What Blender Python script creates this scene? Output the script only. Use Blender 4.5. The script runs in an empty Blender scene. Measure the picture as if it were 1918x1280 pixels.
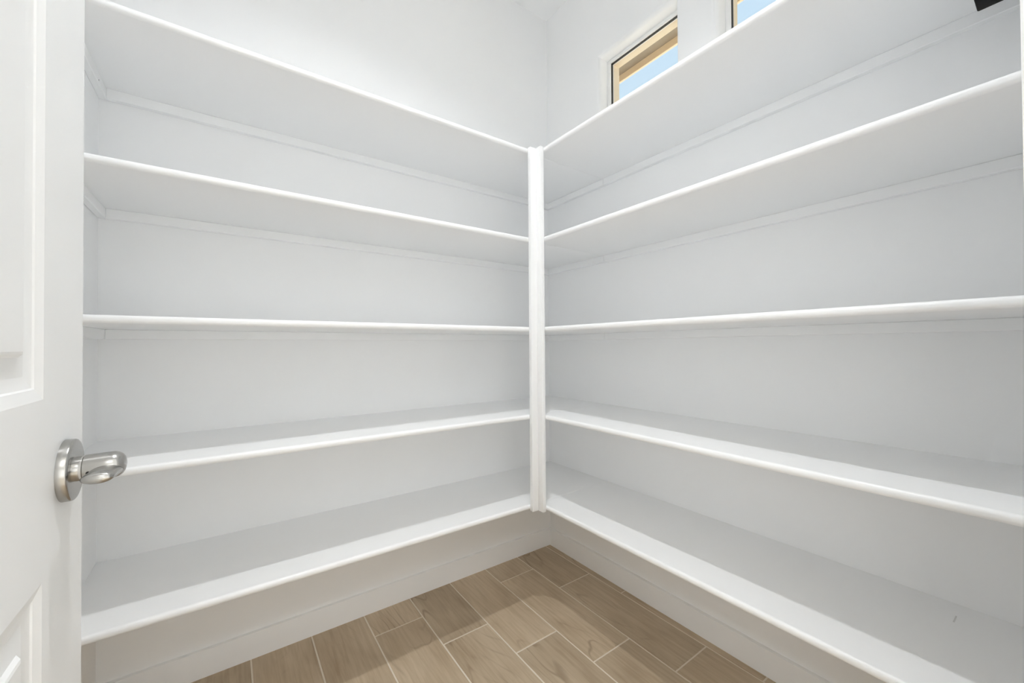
import bpy, bmesh, math, random
from mathutils import Vector, Matrix

# ------------------------------------------------------------------ camera / world / lights / exposure
scene = bpy.context.scene
COL = scene.collection
F_PX, YAW, PITCH, ROLL = 750.4, 0.6178, 0.0110, -0.0062
CAM = Vector((-1.373, -1.599, 1.0279))

fw0 = Vector((math.sin(YAW), math.cos(YAW), 0)); rt0 = Vector((math.cos(YAW), -math.sin(YAW), 0)); up0 = Vector((0, 0, 1))
fwd = fw0 * math.cos(PITCH) + up0 * math.sin(PITCH)
upp = -fw0 * math.sin(PITCH) + up0 * math.cos(PITCH)
rgt = rt0 * math.cos(ROLL) + upp * math.sin(ROLL)
upr = -rt0 * math.sin(ROLL) + upp * math.cos(ROLL)
cam_d = bpy.data.cameras.new('camera'); cam = bpy.data.objects.new('camera', cam_d); COL.objects.link(cam)
M = Matrix((rgt, upr, -fwd)).transposed().to_4x4(); M.translation = CAM
cam.matrix_world = M
cam_d.sensor_fit = 'HORIZONTAL'; cam_d.sensor_width = 36; cam_d.lens = F_PX / 1918 * 36
cam_d.clip_start = 0.01
scene.camera = cam

w = bpy.data.worlds.new('sky'); scene.world = w; w.use_nodes = True
nt = w.node_tree; nt.nodes.clear()
out = nt.nodes.new('ShaderNodeOutputWorld'); bg = nt.nodes.new('ShaderNodeBackground')
tc = nt.nodes.new('ShaderNodeTexCoord'); sx = nt.nodes.new('ShaderNodeSeparateXYZ')
rp = nt.nodes.new('ShaderNodeValToRGB'); rp.color_ramp.elements[0].position = 0.0
rp.color_ramp.elements[0].color = (0.86, 0.95, 1.0, 1); rp.color_ramp.elements[1].color = (0.46, 0.70, 0.96, 1)
cn = nt.nodes.new('ShaderNodeTexNoise'); cn.inputs['Scale'].default_value = 3.0; cn.inputs['Detail'].default_value = 5
cr = nt.nodes.new('ShaderNodeValToRGB'); cr.color_ramp.elements[0].position = 0.45; cr.color_ramp.elements[1].position = 0.75
mx = nt.nodes.new('ShaderNodeMix'); mx.data_type = 'RGBA'; mx.inputs['B'].default_value = (0.95, 0.97, 1, 1)
nt.links.new(tc.outputs['Generated'], sx.inputs[0]); nt.links.new(sx.outputs['Z'], rp.inputs[0])
nt.links.new(tc.outputs['Generated'], cn.inputs['Vector']); nt.links.new(cn.outputs['Fac'], cr.inputs[0])
nt.links.new(cr.outputs['Color'], mx.inputs['Factor']); nt.links.new(rp.outputs[0], mx.inputs['A'])
nt.links.new(mx.outputs['Result'], bg.inputs[0]); bg.inputs[1].default_value = 1.3
nt.links.new(bg.outputs[0], out.inputs[0])
w.cycles.sampling_method = 'NONE'

def light(name, kind, loc, direction, energy, color=(1, 1, 1), **kw):
    d = bpy.data.lights.new(name, kind); d.energy = energy; d.color = color
    for k, v in kw.items(): setattr(d, k, v)
    o = bpy.data.objects.new(name, d); COL.objects.link(o); o.location = loc
    o.rotation_euler = Vector(direction).to_track_quat('-Z', 'Y').to_euler()
    return o

light('sun', 'SUN', (6, 2, 8), (-0.50, -0.25, -0.85), 9.5, (1.0, 0.95, 0.87), angle=0.0093)
# added unseen area light for the soft light coming through the pantry doorway
light('kitchen_doorway_fill', 'AREA', (-1.9, -5.35, 1.05), (0, 1, 0), 24, (0.93, 0.968, 1.0), shape='RECTANGLE', size=3.4, size_y=2.0)
# added unseen fill light, aimed through the doorway to brighten the right wall
light('kitchen_side_fill', 'AREA', (-3.72, -3.4, 1.05), (1, 0, 0), 47, (0.93, 0.968, 1.0), shape='RECTANGLE', size=2.6, size_y=2.0)
# added unseen fill light under the kitchen ceiling, no known fixture
light('kitchen_overhead_fill', 'AREA', (-1.9, -3.4, 2.70), (0, 0, -1), 30, (0.94, 0.972, 1.0), shape='RECTANGLE', size=1.6, size_y=1.6)

vs = scene.view_settings
vs.view_transform = 'Standard'; vs.look = 'None'; vs.exposure = -0.34; vs.gamma = 1.0; vs.use_curve_mapping = False
scene.cycles.max_bounces = 12; scene.cycles.diffuse_bounces = 12; scene.cycles.adaptive_threshold = 0.10; scene.cycles.adaptive_min_samples = 12
scene.cycles.caustics_reflective = False; scene.cycles.caustics_refractive = False
scene.cycles.sample_clamp_indirect = 4.0

# ------------------------------------------------------------------ helpers
def tag(o, label=None, cat=None, group=None, kind=None):
    if label: o['label'] = label
    if cat: o['category'] = cat
    if group: o['group'] = group
    if kind: o['kind'] = kind
    return o

def empty(name, loc=(0, 0, 0)):
    o = bpy.data.objects.new(name, None); COL.objects.link(o); o.location = loc; o.empty_display_size = 0.05
    return o

def obj(name, bm, mat, parent=None, smooth=True, angle=35):
    me = bpy.data.meshes.new(name)
    bmesh.ops.recalc_face_normals(bm, faces=bm.faces)
    bm.to_mesh(me); bm.free()
    me.materials.append(mat)
    if smooth:
        me.shade_smooth(); me.set_sharp_from_angle(angle=math.radians(angle))
    o = bpy.data.objects.new(name, me); COL.objects.link(o)
    if parent is not None:
        o.parent = parent
        o.matrix_parent_inverse = Matrix.Translation(-Vector(parent.location)) if parent.type == 'EMPTY' else Matrix.Identity(4)
    return o

def box_into(bm, x0, x1, y0, y1, z0, z1):
    vv = [bm.verts.new(c) for c in ((x0, y0, z0), (x1, y0, z0), (x1, y1, z0), (x0, y1, z0), (x0, y0, z1), (x1, y0, z1), (x1, y1, z1), (x0, y1, z1))]
    for f in ((0, 3, 2, 1), (4, 5, 6, 7), (0, 1, 5, 4), (1, 2, 6, 5), (2, 3, 7, 6), (3, 0, 4, 7)):
        bm.faces.new([vv[i] for i in f])
    return vv

def box(x0, x1, y0, y1, z0, z1, bev=0.0, seg=2, only=None):
    bm = bmesh.new(); box_into(bm, x0, x1, y0, y1, z0, z1)
    if bev:
        ed = [e for e in bm.edges if only is None or only((e.verts[0].co + e.verts[1].co) / 2)]
        bmesh.ops.bevel(bm, geom=ed, offset=bev, segments=seg, profile=0.5, affect='EDGES')
    return bm

def tube(path, rads, seg=20, caps=True, squash=None):
    """sweep of ellipses along a path; rads = list of (ra, rb) or r"""
    bm = bmesh.new(); rings = []
    P = [Vector(p) for p in path]
    ref = Vector((0, 0, 1))
    for i, p in enumerate(P):
        t = (P[min(i + 1, len(P) - 1)] - P[max(i - 1, 0)]).normalized()
        b = ref - t * ref.dot(t); b.normalize(); a = t.cross(b)
        r = rads[i]; ra, rb = (r, r) if not isinstance(r, tuple) else r
        rings.append([bm.verts.new(p + a * ra * math.cos(k * 2 * math.pi / seg) + b * rb * math.sin(k * 2 * math.pi / seg)) for k in range(seg)])
    for A, B in zip(rings, rings[1:]):
        for k in range(seg):
            bm.faces.new((A[k], A[(k + 1) % seg], B[(k + 1) % seg], B[k]))
    if caps:
        bm.faces.new(rings[0]); bm.faces.new(rings[-1])
    return bm

# ------------------------------------------------------------------ materials
def new_mat(name):
    m = bpy.data.materials.new(name); m.use_nodes = True
    return m, m.node_tree, m.node_tree.nodes['Principled BSDF']

def paint(name, col, rough=0.5, scale=180, bump=0.03, var=0.02, spec=0.4):
    m, t, b = new_mat(name)
    b.inputs['Roughness'].default_value = rough; b.inputs['Specular IOR Level'].default_value = spec
    tc = t.nodes.new('ShaderNodeTexCoord')
    n2 = t.nodes.new('ShaderNodeTexNoise'); n2.inputs['Scale'].default_value = 2.5; n2.inputs['Detail'].default_value = 1
    r = t.nodes.new('ShaderNodeValToRGB')
    r.color_ramp.elements[0].position = 0.3; r.color_ramp.elements[1].position = 0.7
    r.color_ramp.elements[0].color = tuple(c * (1 - var) for c in col) + (1,)
    r.color_ramp.elements[1].color = tuple(min(1, c * (1 + var * 0.5)) for c in col) + (1,)
    L = t.links.new
    L(tc.outputs['Object'], n2.inputs['Vector']); L(n2.outputs['Fac'], r.inputs[0]); L(r.outputs[0], b.inputs['Base Color'])
    if bump:
        n = t.nodes.new('ShaderNodeTexNoise'); n.inputs['Scale'].default_value = scale; n.inputs['Detail'].default_value = 3
        bp = t.nodes.new('ShaderNodeBump'); bp.inputs['Strength'].default_value = bump; bp.inputs['Distance'].default_value = 0.002
        L(tc.outputs['Object'], n.inputs['Vector']); L(n.outputs['Fac'], bp.inputs['Height']); L(bp.outputs[0], b.inputs['Normal'])
    return m

WALL = paint('wall_paint', (0.898, 0.904, 0.909), 0.6, 220, 0, 0.008)
CEIL_M = paint('ceiling_paint', (0.898, 0.904, 0.909), 0.8, 120, 0, 0.008)
TRIM = paint('trim_paint', (0.902, 0.908, 0.913), 0.35, 90, 0, 0.006, 0.5)
DOORM = paint('door_paint', (0.89, 0.895, 0.895), 0.38, 90, 0, 0.006, 0.5)
VINYL = paint('window_vinyl', (0.88, 0.88, 0.87), 0.4, 60, 0.01, 0.01)
GASKET = paint('black_rubber', (0.03, 0.028, 0.026), 0.6, 60, 0.02, 0.1)
STUCCO = paint('tan_stucco', (0.84, 0.73, 0.57), 0.9, 60, 0.5, 0.06)
SOFFIT = paint('brown_soffit_wood', (0.31, 0.27, 0.22), 0.7, 30, 0.1, 0.15)
FASCIA = paint('tan_fascia', (0.82, 0.70, 0.55), 0.7, 40, 0.05, 0.05)
GROUND = paint('desert_ground', (0.62, 0.57, 0.50), 0.95, 4, 0.3, 0.1)
GROUT = paint('grout', (0.78, 0.71, 0.61), 0.9, 300, 0.2, 0.04)
BLACK = paint('black_plastic', (0.010, 0.010, 0.010), 0.7, 100, 0, 0.1, 0.2)
SCUFF = paint('grey_scuff', (0.66, 0.66, 0.66), 0.7, 100, 0.02, 0.1)

def metal(name, col, rough):
    m, t, b = new_mat(name)
    b.inputs['Base Color'].default_value = col + (1,); b.inputs['Metallic'].default_value = 1
    tc = t.nodes.new('ShaderNodeTexCoord'); mp = t.nodes.new('ShaderNodeMapping'); mp.inputs['Scale'].default_value = (40, 40, 900)
    n = t.nodes.new('ShaderNodeTexNoise'); n.inputs['Scale'].default_value = 1
    r = t.nodes.new('ShaderNodeMapRange'); r.inputs['To Min'].default_value = rough * 0.75; r.inputs['To Max'].default_value = rough * 1.25
    t.links.new(tc.outputs['Object'], mp.inputs[0]); t.links.new(mp.outputs[0], n.inputs['Vector'])
    t.links.new(n.outputs['Fac'], r.inputs[0]); t.links.new(r.outputs[0], b.inputs['Roughness'])
    return m
NICKEL = metal('satin_nickel', (0.47, 0.46, 0.44), 0.22)
STEEL = metal('polished_steel', (0.66, 0.65, 0.63), 0.12)

def glass_mat():
    m = bpy.data.materials.new('window_glass'); m.use_nodes = True; t = m.node_tree; t.nodes.clear()
    o = t.nodes.new('ShaderNodeOutputMaterial'); mix = t.nodes.new('ShaderNodeMixShader'); tr = t.nodes.new('ShaderNodeBsdfTransparent')
    gl = t.nodes.new('ShaderNodeBsdfGlossy'); gl.inputs['Roughness'].default_value = 0.02
    fr = t.nodes.new('ShaderNodeMath'); fr.operation = 'MULTIPLY'; fr.inputs[1].default_value = 0.10
    lw = t.nodes.new('ShaderNodeLayerWeight'); lw.inputs['Blend'].default_value = 0.35; t.links.new(lw.outputs['Facing'], fr.inputs[0])
    tr.inputs[0].default_value = (0.97, 0.985, 0.98, 1)
    t.links.new(fr.outputs[0], mix.inputs[0]); t.links.new(tr.outputs[0], mix.inputs[1]); t.links.new(gl.outputs[0], mix.inputs[2])
    t.links.new(mix.outputs[0], o.inputs[0])
    return m
GLASS = glass_mat()

def tile_mat():
    m, t, b = new_mat('wood_look_tile'); L = t.links.new
    b.inputs['Roughness'].default_value = 0.42; b.inputs['Specular IOR Level'].default_value = 0.35
    tc = t.nodes.new('ShaderNodeTexCoord'); oi = t.nodes.new('ShaderNodeObjectInfo')
    off = t.nodes.new('ShaderNodeVectorMath'); off.operation = 'SCALE'; off.inputs[0].default_value = (17.3, 29.1, 7.7)
    L(oi.outputs['Random'], off.inputs['Scale'])
    add = t.nodes.new('ShaderNodeVectorMath'); add.operation = 'ADD'
    L(tc.outputs['Object'], add.inputs[0]); L(off.outputs[0], add.inputs[1])
    def noise(scale, vec_scale, detail=4, dist=0.0):
        mp = t.nodes.new('ShaderNodeMapping'); mp.inputs['Scale'].default_value = vec_scale
        n = t.nodes.new('ShaderNodeTexNoise'); n.inputs['Scale'].default_value = scale; n.inputs['Detail'].default_value = detail; n.inputs['Distortion'].default_value = dist
        L(add.outputs[0], mp.inputs[0]); L(mp.outputs[0], n.inputs['Vector']); return n
    broad = noise(4.0, (1.6, 0.8, 1), 4, 0.6)
    fine = noise(60.0, (1.6, 0.10, 1), 5, 0.4)
    # cathedral grain: contour lines of a stretched noise
    cont = noise(2.2, (2.4, 0.55, 1), 2, 0.3)
    mul = t.nodes.new('ShaderNodeMath'); mul.operation = 'MULTIPLY'; mul.inputs[1].default_value = 26.0
    fr = t.nodes.new('ShaderNodeMath'); fr.operation = 'PINGPONG'; fr.inputs[1].default_value = 1.0
    L(cont.outputs['Fac'], mul.inputs[0]); L(mul.outputs[0], fr.inputs[0])
    gr = t.nodes.new('ShaderNodeValToRGB'); gr.color_ramp.elements[0].position = 0.0; gr.color_ramp.elements[1].position = 0.22
    gr.color_ramp.elements[0].color = (1, 1, 1, 1); gr.color_ramp.elements[1].color = (0, 0, 0, 1)
    L(fr.outputs[0], gr.inputs[0])
    # break the grain lines into patches
    patch = noise(5.0, (1.2, 0.5, 1), 3)
    pr = t.nodes.new('ShaderNodeValToRGB'); pr.color_ramp.elements[0].position = 0.50; pr.color_ramp.elements[1].position = 0.66
    L(patch.outputs['Fac'], pr.inputs[0])
    gm = t.nodes.new('ShaderNodeMath'); gm.operation = 'MULTIPLY'; L(gr.outputs[0], gm.inputs[0]); L(pr.outputs[0], gm.inputs[1])
    base = t.nodes.new('ShaderNodeValToRGB')
    e = base.color_ramp.elements; e[0].position = 0.30; e[0].color = (0.465, 0.368, 0.258, 1); e[1].position = 0.72; e[1].color = (0.615, 0.508, 0.375, 1)
    L(broad.outputs['Fac'], base.inputs[0])
    m1 = t.nodes.new('ShaderNodeMix'); m1.data_type = 'RGBA'; m1.blend_type = 'MULTIPLY'; m1.inputs['Factor'].default_value = 0.55
    fc = t.nodes.new('ShaderNodeValToRGB'); fc.color_ramp.elements[0].position = 0.32; fc.color_ramp.elements[1].position = 0.6
    fc.color_ramp.elements[0].color = (0.72, 0.68, 0.62, 1)
    L(fine.outputs['Fac'], fc.inputs[0]); L(base.outputs[0], m1.inputs['A']); L(fc.outputs[0], m1.inputs['B'])
    m2 = t.nodes.new('ShaderNodeMix'); m2.data_type = 'RGBA'; m2.inputs['B'].default_value = (0.21, 0.145, 0.09, 1)
    gs = t.nodes.new('ShaderNodeMath'); gs.operation = 'MULTIPLY'; gs.inputs[1].default_value = 0.55
    L(gm.outputs[0], gs.inputs[0]); L(gs.outputs[0], m2.inputs['Factor']); L(m1.outputs['Result'], m2.inputs['A'])
    # tile-to-tile shade
    hv = t.nodes.new('ShaderNodeHueSaturation')
    mr = t.nodes.new('ShaderNodeMapRange'); mr.inputs['To Min'].default_value = 0.90; mr.inputs['To Max'].default_value = 1.08
    L(oi.outputs['Random'], mr.inputs[0]); L(mr.outputs[0], hv.inputs['Value']); L(m2.outputs['Result'], hv.inputs['Color'])
    L(hv.outputs[0], b.inputs['Base Color'])
    bp = t.nodes.new('ShaderNodeBump'); bp.inputs['Strength'].default_value = 0.12; bp.inputs['Distance'].default_value = 0.001
    L(fine.outputs['Fac'], bp.inputs['Height']); L(bp.outputs[0], b.inputs['Normal'])
    return m
TILE = tile_mat()

# ------------------------------------------------------------------ dimensions
W = 1.672          # end wall (behind the door) at x = -W
YF = -1.590        # inner face of the doorway wall
H = 2.743
S = 0.395          # shelf depth
T = 0.0185         # shelf thickness
Z = [1.766, 1.4245, 1.0816, 0.7479, 0.4073]    # underside of each shelf, top to bottom
DX0, DX1 = -1.545, -0.800   # doorway opening
KY = -5.4          # far wall of the kitchen

# ------------------------------------------------------------------ shell
tag(obj('wall_left', box(-W - 0.1, 0.06, 0.0, 0.1, -0.05, H), WALL), 'smooth white wall carrying the left run of shelves', kind='structure')
tag(obj('wall_end', box(-W - 0.1, -W, YF - 0.12, 0.0, -0.05, H), WALL), 'white wall behind the open door', kind='structure')

def holed_wall():
    """drywall with two window openings, bullnosed returns"""
    R, N = 0.022, 6
    holes = [(-0.740, -0.360), (-1.278, -0.898)]
    z0, z1 = 1.935, 2.338; D = 0.06
    ya, yb, za, zb = YF - 0.12, 0.0, -0.05, H
    bm = bmesh.new()
    def quad(pts): bm.faces.new([bm.verts.new(p) for p in pts])
    def sheet(x, e):
        ys = [ya] + sorted(sum([[a - e, b + e] for a, b in holes], [])) + [yb]
        zs = [za, z0 - e, z1 + e, zb]
        for i in range(len(ys) - 1):
            for j in range(3):
                if j == 1 and i in (1, 3): continue
                quad([(x, ys[i], zs[j]), (x, ys[i + 1], zs[j]), (x, ys[i + 1], zs[j + 1]), (x, ys[i], zs[j + 1])])
    sheet(0.0, R); sheet(D, 0.0)
    quad([(0, ya, za), (D, ya, za), (D, ya, zb), (0, ya, zb)]); quad([(0, yb, za), (D, yb, za), (D, yb, zb), (0, yb, zb)])
    quad([(0, ya, zb), (D, ya, zb), (D, yb, zb), (0, yb, zb)]); quad([(0, ya, za), (D, ya, za), (D, yb, za), (0, yb, za)])
    for a, b in holes:
        loops = []
        for k in range(N + 1):
            t = k / N * math.pi / 2
            loops.append((R * (1 - math.sin(t)), R * (1 - math.cos(t))))
        loops.append((0.0, D))
        for (e0, d0), (e1, d1) in zip(loops, loops[1:]):
            def rect(e, d): return [(d, a - e, z0 - e), (d, b + e, z0 - e), (d, b + e, z1 + e), (d, a - e, z1 + e)]
            P, Q = rect(e0, d0), rect(e1, d1)
            for i in range(4):
                j = (i + 1) % 4; quad([P[i], P[j], Q[j], Q[i]])
    bmesh.ops.remove_doubles(bm, verts=bm.verts, dist=1e-5)
    return bm
tag(obj('wall_right', holed_wall(), WALL), 'white wall with two small high windows above the right run of shelves', kind='structure')

# doorway wall (behind the camera)
def front_wall():
    bm = bmesh.new()
    box_into(bm, -W - 2.2, DX0 - 0.02, YF - 0.12, YF, -0.05, H)
    box_into(bm, DX1 + 0.02, 0.0, YF - 0.12, YF, -0.05, H)
    box_into(bm, DX0 - 0.02, DX1 + 0.02, YF - 0.12, YF, 2.07, H)
    return bm
tag(obj('wall_front', front_wall(), WALL), 'white wall with the pantry doorway', kind='structure')
tag(obj('ceiling', box(-W - 2.2, 0.084, KY - 0.1, 0.1, H, H + 0.07), CEIL_M), 'flat white ceiling', kind='structure')

# floor: grout bed + individual wood-look tiles
floor = tag(obj('floor', box(-W - 2.2, 0.06, KY - 0.1, 0.1, -0.05, -0.0016), GROUT), 'brown wood-look plank tile floor with pale grout', kind='structure')
G = 0.0050; TW, TL = 0.181, 0.5415; X0T = -0.041
rnd = random.Random(3)
mesh_cache = {}
def tile(x0, x1, y0, y1):
    w_, l_ = x1 - x0, y1 - y0
    if w_ < 0.006 or l_ < 0.006: return
    key = (round(w_, 4), round(l_, 4))
    if key not in mesh_cache:
        bm = box(-w_ / 2, w_ / 2, -l_ / 2, l_ / 2, -0.006, 0.0, 0.0012, 1, only=lambda c: c.z > -0.0005)
        me = bpy.data.meshes.new('tile'); bmesh.ops.recalc_face_normals(bm, faces=bm.faces); bm.to_mesh(me); bm.free(); me.materials.append(TILE)
        mesh_cache[key] = me
    o = bpy.data.objects.new('tile', mesh_cache[key]); COL.objects.link(o); o.parent = floor
    o.location = ((x0 + x1) / 2, (y0 + y1) / 2, 0.0)
YT1 = -0.0005; YT0 = -1.95; XT0 = -W + 0.001
n = -1
while X0T - n * TW > XT0 - TW:
    xa, xb = X0T - (n + 1) * TW + G / 2, X0T - n * TW - G / 2
    xa, xb = max(xa, XT0), min(xb, -0.001)
    if xb > xa:
        yj = (-0.315 + 0.1775 * n) % TL
        ys = yj + TL
        while ys > YT0:
            a, b = ys - TL + G / 2, ys - G / 2
            a, b = max(a, YT0), min(b, YT1)
            if b > a: tile(xa, xb, a, b)
            ys -= TL
    n += 1

# baseboards
def base_bm(x0, x1, y0, y1, face):
    return box(x0, x1, y0, y1, 0.0, 0.084, 0.0015, 2, only=face)
BT = 0.0135
tag(obj('baseboard_left', base_bm(-W + BT, 0 - BT, -BT, 0.0, lambda c: c.z > 0.08 and c.y < -0.01), TRIM), 'white baseboard along the left wall', kind='structure')
tag(obj('baseboard_right', base_bm(-BT, 0.0, YF, 0.0, lambda c: c.z > 0.08 and c.x < -0.01), TRIM), 'white baseboard along the right wall', kind='structure')
tag(obj('baseboard_end', base_bm(-W, -W + BT, YF, 0.0, lambda c: c.z > 0.08 and c.x > -W + 0.01), TRIM), 'white baseboard on the wall behind the door', kind='structure')
tag(obj('baseboard_front', base_bm(DX1 + 0.07, -BT, YF, YF + BT, lambda c: c.z > 0.08 and c.y > YF + 0.01), TRIM), 'white baseboard beside the doorway', kind='structure')

# door casing and jambs
def casing():
    bm = bmesh.new(); c = 0.063; t = 0.016
    for yA, yB in ((YF, YF + t), (YF - 0.12 - t, YF - 0.12)):
        box_into(bm, DX1, DX1 + c, yA, yB, 0, 2.05 + c)
        box_into(bm, DX0 - c, DX0, yA, yB, 0, 2.05 + c)
        box_into(bm, DX0, DX1, yA, yB, 2.05, 2.05 + c)
    bmesh.ops.bevel(bm, geom=list(bm.edges), offset=0.002, segments=1, affect='EDGES')
    box_into(bm, DX1, DX1 + 0.02, YF - 0.12, YF, 0, 2.07)
    box_into(bm, DX0 - 0.02, DX0, YF - 0.12, YF, 0, 2.07)
    box_into(bm, DX0, DX1, YF - 0.12, YF, 2.05, 2.07)
    return bm
tag(obj('trim_1', casing(), TRIM), 'white door casing and jamb at the right edge', kind='structure')

# kitchen beyond the doorway (the added fill lights reach the pantry through it)
tag(obj('wall_kitchen_left', box(-W - 2.2, -W - 2.1, KY, YF - 0.12, -0.05, H), WALL), 'white kitchen wall beyond the doorway on the left', kind='structure')
tag(obj('wall_kitchen_right', box(0.0, 0.06, KY, YF - 0.12, -0.05, H), WALL), 'white kitchen wall beyond the doorway on the right', kind='structure')
tag(obj('wall_kitchen_far', box(-W - 2.2, 0.06, KY - 0.1, KY, -0.05, H), WALL), 'white kitchen wall opposite the pantry doorway', kind='structure')

# invented door-like frames set around the added kitchen fill lights
def big_frame(name, label, rails):
    r_ = tag(empty(name, rails[0][::2][:3]), label, kind='structure')
    for x0_, x1_, y0_, y1_, z0_, z1_ in rails: obj('frame_rail', box(x0_, x1_, y0_, y1_, z0_, z1_, 0.003, 1), TRIM, r_)
big_frame('fill_frame_far', 'invented white frame around the added light opposite the pantry doorway', [(-3.66, -3.60, KY, KY + 0.04, 0, 2.12), (-0.20, -0.14, KY, KY + 0.04, 0, 2.12), (-3.60, -0.20, KY, KY + 0.04, 2.06, 2.12), (-3.60, -0.20, KY, KY + 0.04, 0.0, 0.04)])
big_frame('fill_frame_side', 'invented white frame around the added side light of the kitchen', [(-3.772, -3.735, -4.76, -4.70, 0, 2.12), (-3.772, -3.735, -2.10, -2.04, 0, 2.12), (-3.772, -3.735, -4.70, -2.10, 2.06, 2.12), (-3.772, -3.735, -4.70, -2.10, 0.0, 0.04)])

# ------------------------------------------------------------------ windows
def window(name, y0, y1, label):
    z0, z1 = 1.935, 2.338
    root = tag(empty(name, (0.06, (y0 + y1) / 2, z0)), label, kind='structure')
    fwid = 0.016
    xa, xb = 0.058, 0.084
    for (a, b, c, d) in ((y0, y1, z0, z0 + fwid), (y0, y1, z1 - fwid + 0.002, z1), (y0, y0 + fwid, z0 + fwid, z1 - fwid + 0.002), (y1 - fwid, y1, z0 + fwid, z1 - fwid + 0.002)):
        obj('frame_rail', box(xa, xb, a, b, c, d, 0.0015, 1), VINYL, root)
    g = 0.0022; i0, i1, j0, j1 = y0 + fwid, y1 - fwid, z0 + fwid, z1 - fwid + 0.002
    bm = bmesh.new()
    for (a, b, c, d) in ((i0, i1, j0, j0 + g), (i0, i1, j1 - g, j1), (i0, i0 + g, j0 + g, j1 - g), (i1 - g, i1, j0 + g, j1 - g)):
        box_into(bm, 0.066, 0.076, a, b, c, d)
    obj('glazing_seal', bm, GASKET, root)
    obj('pane', box(0.069, 0.073, i0 + 0.001, i1 - 0.001, j0 + 0.001, j1 - 0.001), GLASS, root)
window('window_1', -0.740, -0.360, 'small high window nearest the corner, showing the tan eave and sky')
window('window_2', -1.278, -0.898, 'small high window farther from the corner, showing mostly blue sky')

# exterior stucco skin with matching openings
def stucco():
    bm = bmesh.new(); xa, xb = 0.084, 0.127
    ys = [-6.0, -1.272, -0.906, -0.732, -0.371, 3.0]; zs = [-0.2, 1.945, 2.331, 2.83]
    for i in range(5):
        for j in range(3):
            if j == 1 and i in (1, 3): continue
            box_into(bm, xa, xb, ys[i], ys[i + 1], zs[j], zs[j + 1])
    return bm
tag(obj('wall_outside', stucco(), STUCCO), 'tan stucco outside wall around the high windows', kind='structure')
eave = tag(empty('roof_eave', (0.127, 0, 2.82)), 'tan and brown roof eave outside the high windows', 'eave')
obj('soffit', box(0.127, 0.752, -6, 3, 2.822, 2.85), SOFFIT, eave)
obj('fascia', box(0.752, 0.768, -6, 3, 2.779, 2.98, 0.002, 1), FASCIA, eave)
obj('roof_deck', box(0.06, 0.752, -6, 3, 2.85, 2.97), SOFFIT, eave)
tag(obj('ground_outside', box(0.13, 40, -30, 30, -0.25, -0.2), GROUND), 'pale desert ground outside', kind='structure')

# ------------------------------------------------------------------ shelves
CL_T, CL_H = 0.018, 0.028
LBL_L = ['topmost white shelf on the left wall', 'second white shelf from the top on the left wall', 'middle white shelf of the five on the left wall',
         'fourth white shelf down on the left wall, behind the door handle', 'lowest white shelf on the left wall, above the baseboard']
LBL_R = ['topmost white shelf on the right wall, below the windows', 'second white shelf from the top on the right wall', 'middle white shelf of the five on the right wall',
         'fourth white shelf down on the right wall', 'lowest white shelf on the right wall, above the baseboard']
NB = 0.0075
for i, z in enumerate(Z):
    r = tag(empty('wall_shelf', (-W / 2, -S / 2, z)), LBL_L[i], 'shelf', 'white wall shelves in the pantry')
    obj('board', box(-W, 0.0, -S, 0.0, z, z + T, NB, 4, only=lambda c: c.y < -S + 0.001 and abs(c.x + W / 2) < 0.1), TRIM, r)
    obj('back_cleat', box(-W + CL_T, 0.0, -CL_T, 0.0, z - CL_H, z, 0.0015, 1), TRIM, r)
    sc_ = obj('side_cleat', box(-W, -W + CL_T, -S + 0.05, 0.0, z - CL_H, z, 0.0015, 1), TRIM, r)
    if i == 0:
        obj('nail_hole', tube([(-W + CL_T - 0.001, -0.095, z - 0.02), (-W + CL_T + 0.0004, -0.095, z - 0.02)], [0.0018, 0.0018], 8), GASKET, r)
    q = tag(empty('wall_shelf', (-S / 2, YF / 2, z)), LBL_R[i], 'shelf', 'white wall shelves in the pantry')
    ym = (YF - S) / 2
    obj('board', box(-S, 0.0, YF, -S - 0.0006, z, z + T, NB, 4, only=lambda c: c.x < -S + 0.001 and abs(c.y - ym) < 0.1), TRIM, q)
    obj('back_cleat', box(-CL_T, 0.0, YF + CL_T, -S - 0.0006, z - CL_H, z, 0.0015, 1), TRIM, q)
    obj('side_cleat', box(-S + 0.05, 0.0, YF, YF + CL_T, z - CL_H, z, 0.0015, 1), TRIM, q)
    if i == 4:
        obj('scuff_mark', box(-0.095, -0.062, -1.4400, -1.4375, z + T, z + T + 0.0003), SCUFF, q)
    # the left shelf's cleat on the right wall, in the corner
    obj('side_cleat', box(-CL_T, 0.0, -S, -CL_T, z - CL_H, z, 0.0015, 1), TRIM, r)

# corner post: two narrow boards forming an inside corner on the shelf fronts
post = tag(empty('corner_post', (-S, -S, Z[4])), 'white upright in the corner where the two runs of shelves meet', 'post')
PW, PT = 0.043, 0.016
zb, zt = Z[4] - 0.004, Z[0] + T
obj('upright_board', box(-S - PW, -S - 0.0002, -S - PT, -S, zb, zt, 0.0015, 2), TRIM, post)
obj('upright_board', box(-S - PT, -S, -S - PW, -S - PT - 0.0002, zb, zt, 0.0015, 2), TRIM, post)

# small black box under the top right shelf
bb = tag(empty('black_box', (-0.13, -1.50, Z[0])), 'small black box fixed under the topmost right shelf', 'box')
obj('housing', box(-0.165, -0.105, -1.575, -1.489, Z[0] - 0.052, Z[0] - 0.004, 0.003, 2), BLACK, bb)
obj('mounting_plate', box(-0.17, -0.10, -1.58, -1.484, Z[0] - 0.004, Z[0]), BLACK, bb)

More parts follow.
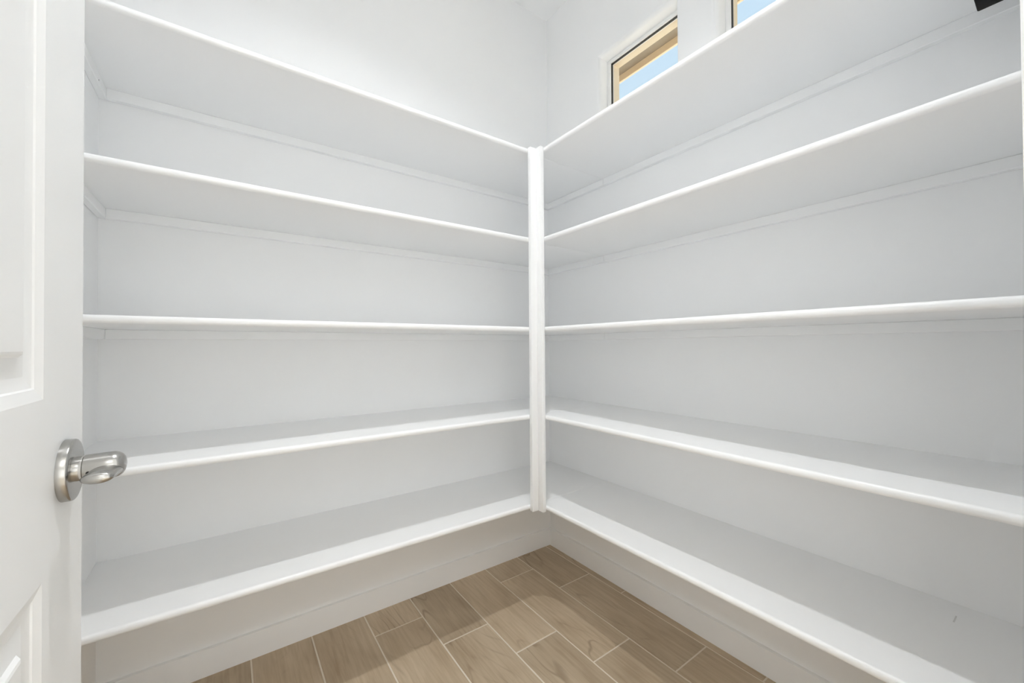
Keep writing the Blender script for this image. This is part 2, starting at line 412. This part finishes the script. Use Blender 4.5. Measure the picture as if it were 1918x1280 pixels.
# ------------------------------------------------------------------ door
XD = -1.525; DT = 0.035
DY0, DY1 = -1.568, -0.857; DZ0, DZ1 = 0.012, 2.032
door = tag(empty('door_1', (XD - DT / 2, DY0, 0)), 'white panelled door standing open at the left edge', kind='structure')
def door_bm():
    bm = bmesh.new()
    py0, py1 = DY0 + 0.130, DY1 - 0.135
    panels = [(0.22, 0.792), (0.9765, 1.90)]
    prof = [(0, 0), (0.003, 0.0010), (0.0112, 0.0034), (0.0128, 0.0048), (0.0205, 0.0068), (0.0245, 0.0072), (0.0435, 0.0048), (0.0465, 0.0012), (0.049, 0.0004)]
    def quad(p): bm.faces.new([bm.verts.new(c) for c in p])
    for x, s in ((XD, -1), (XD - DT, 1)):
        zs = [DZ0, panels[0][0], panels[0][1], panels[1][0], panels[1][1], DZ1]; ys = [DY0, py0, py1, DY1]
        for i in range(3):
            for j in range(5):
                if i == 1 and j in (1, 3): continue
                quad([(x, ys[i], zs[j]), (x, ys[i + 1], zs[j]), (x, ys[i + 1], zs[j + 1]), (x, ys[i], zs[j + 1])])
        for za, zb_ in panels:
            def rect(o, d): return [(x + s * d, py0 + o, za + o), (x + s * d, py1 - o, za + o), (x + s * d, py1 - o, zb_ - o), (x + s * d, py0 + o, zb_ - o)]
            for (o0, d0), (o1, d1) in zip(prof, prof[1:]):
                P, Q = rect(o0, d0), rect(o1, d1)
                for k in range(4): quad([P[k], P[(k + 1) % 4], Q[(k + 1) % 4], Q[k]])
            quad(rect(*prof[-1]))
    a, b = XD - DT, XD
    quad([(a, DY0, DZ0), (b, DY0, DZ0), (b, DY0, DZ1), (a, DY0, DZ1)]); quad([(a, DY1, DZ0), (b, DY1, DZ0), (b, DY1, DZ1), (a, DY1, DZ1)])
    quad([(a, DY0, DZ0), (b, DY0, DZ0), (b, DY1, DZ0), (a, DY1, DZ0)]); quad([(a, DY0, DZ1), (b, DY0, DZ1), (b, DY1, DZ1), (a, DY1, DZ1)])
    bmesh.ops.remove_doubles(bm, verts=bm.verts, dist=1e-5)
    return bm
obj('door_leaf', door_bm(), DOORM, door, angle=12)

KYc, KZ = -0.925, 0.888
def lathe_x(prof, x0, yc, zc, sgn=1, seg=48):
    """profile of (x, r) turned about an axis parallel to x"""
    bm = bmesh.new(); rings = []
    for x, r in prof:
        rings.append([bm.verts.new((x0 + sgn * x, yc + r * math.cos(2 * math.pi * k / seg), zc + r * math.sin(2 * math.pi * k / seg))) for k in range(seg)])
    for A, B in zip(rings, rings[1:]):
        for k in range(seg): bm.faces.new((A[k], A[(k + 1) % seg], B[(k + 1) % seg], B[k]))
    bm.faces.new(rings[0]); bm.faces.new(rings[-1])
    return bm
def handle(x0, sgn):
    h = empty('door_handle', (x0, KYc, KZ)); h.parent = door; h.matrix_parent_inverse = Matrix.Translation(-Vector(door.location))
    h['label'] = 'satin nickel lever handle on a round rosette'
    def add(name, bm, mat, angle=35):
        o = obj(name, bm, mat, None, angle=angle); o.parent = h; o.matrix_parent_inverse = Matrix.Translation(-Vector((x0, KYc, KZ)))
        return o
    add('rosette', lathe_x([(0, 0.0350), (0.0072, 0.0350), (0.0084, 0.0345), (0.0092, 0.0333), (0.0098, 0.031), (0.0104, 0.018)], x0, KYc, KZ, sgn), NICKEL)
    add('collar', lathe_x([(0.010, 0.0142), (0.0155, 0.0142), (0.0162, 0.0135)], x0, KYc, KZ, sgn), STEEL)
    add('hub', lathe_x([(0.016, 0.0140), (0.0166, 0.0150), (0.033, 0.0156), (0.041, 0.0156), (0.0455, 0.0144), (0.0488, 0.0118), (0.0508, 0.0084), (0.0518, 0.004)], x0, KYc, KZ, sgn), NICKEL, 50)
    # lever pointing back towards the hinges, flattening towards its tip
    path, rad = [], []
    for k in range(11):
        u = k / 10
        path.append((x0 + sgn * (0.0365 - 0.002 * u), KYc - 0.006 - 0.036 * u, KZ - 0.0050 + 0.0010 * u))
        rad.append((0.0138, 0.0086 - 0.0020 * u))
    e = path[-1]
    path += [(e[0], e[1] - 0.003, e[2]), (e[0], e[1] - 0.0052, e[2]), (e[0], e[1] - 0.0060, e[2])]; rad += [(0.0130, 0.0058), (0.0105, 0.0042), (0.006, 0.002)]
    add('lever', tube(path, rad, 28), NICKEL, 60)
    add('set_screw', tube([(x0 + sgn * 0.0215, KYc - 0.0140, KZ - 0.003), (x0 + sgn * 0.0215, KYc - 0.0157, KZ - 0.0034)], [0.0018, 0.0018], 10), BLACK)
handle(XD, 1); handle(XD - DT, -1)
obj('latch_plate', box(XD - DT / 2 - 0.0125, XD - DT / 2 + 0.0125, DY1 - 0.0005, DY1 + 0.0006, KZ - 0.028, KZ + 0.028), NICKEL, door)
for zh in (0.25, 1.02, 1.80):
    obj('hinge', tube([(XD + 0.006, DY0 - 0.001, zh - 0.045), (XD + 0.006, DY0 - 0.001, zh + 0.045)], [0.0055, 0.0055], 14), NICKEL, door)

# ------------------------------------------------------------------ ceiling downlight (above the frame)
LX, LY = -1.02, -0.98
cl = tag(empty('ceiling_downlight', (LX, LY, H)), 'round white recessed ceiling light in the middle of the pantry', 'ceiling light')
def ring_bm():
    bm = bmesh.new(); seg = 40; prof = [(0.085, 0.0), (0.085, -0.004), (0.080, -0.008), (0.066, -0.008), (0.062, -0.002), (0.062, 0.0)]
    rings = [[bm.verts.new((LX + r * math.cos(2 * math.pi * k / seg), LY + r * math.sin(2 * math.pi * k / seg), H + z)) for k in range(seg)] for r, z in prof]
    for A, B in zip(rings, rings[1:]):
        for k in range(seg): bm.faces.new((A[k], A[(k + 1) % seg], B[(k + 1) % seg], B[k]))
    return bm
obj('trim_ring', ring_bm(), TRIM, cl)
light('downlight_lamp', 'AREA', (LX, LY, H - 0.006), (0, 0, -1), 9.6, (0.97, 0.985, 1.0), shape='DISK', size=0.05, spread=math.radians(125))
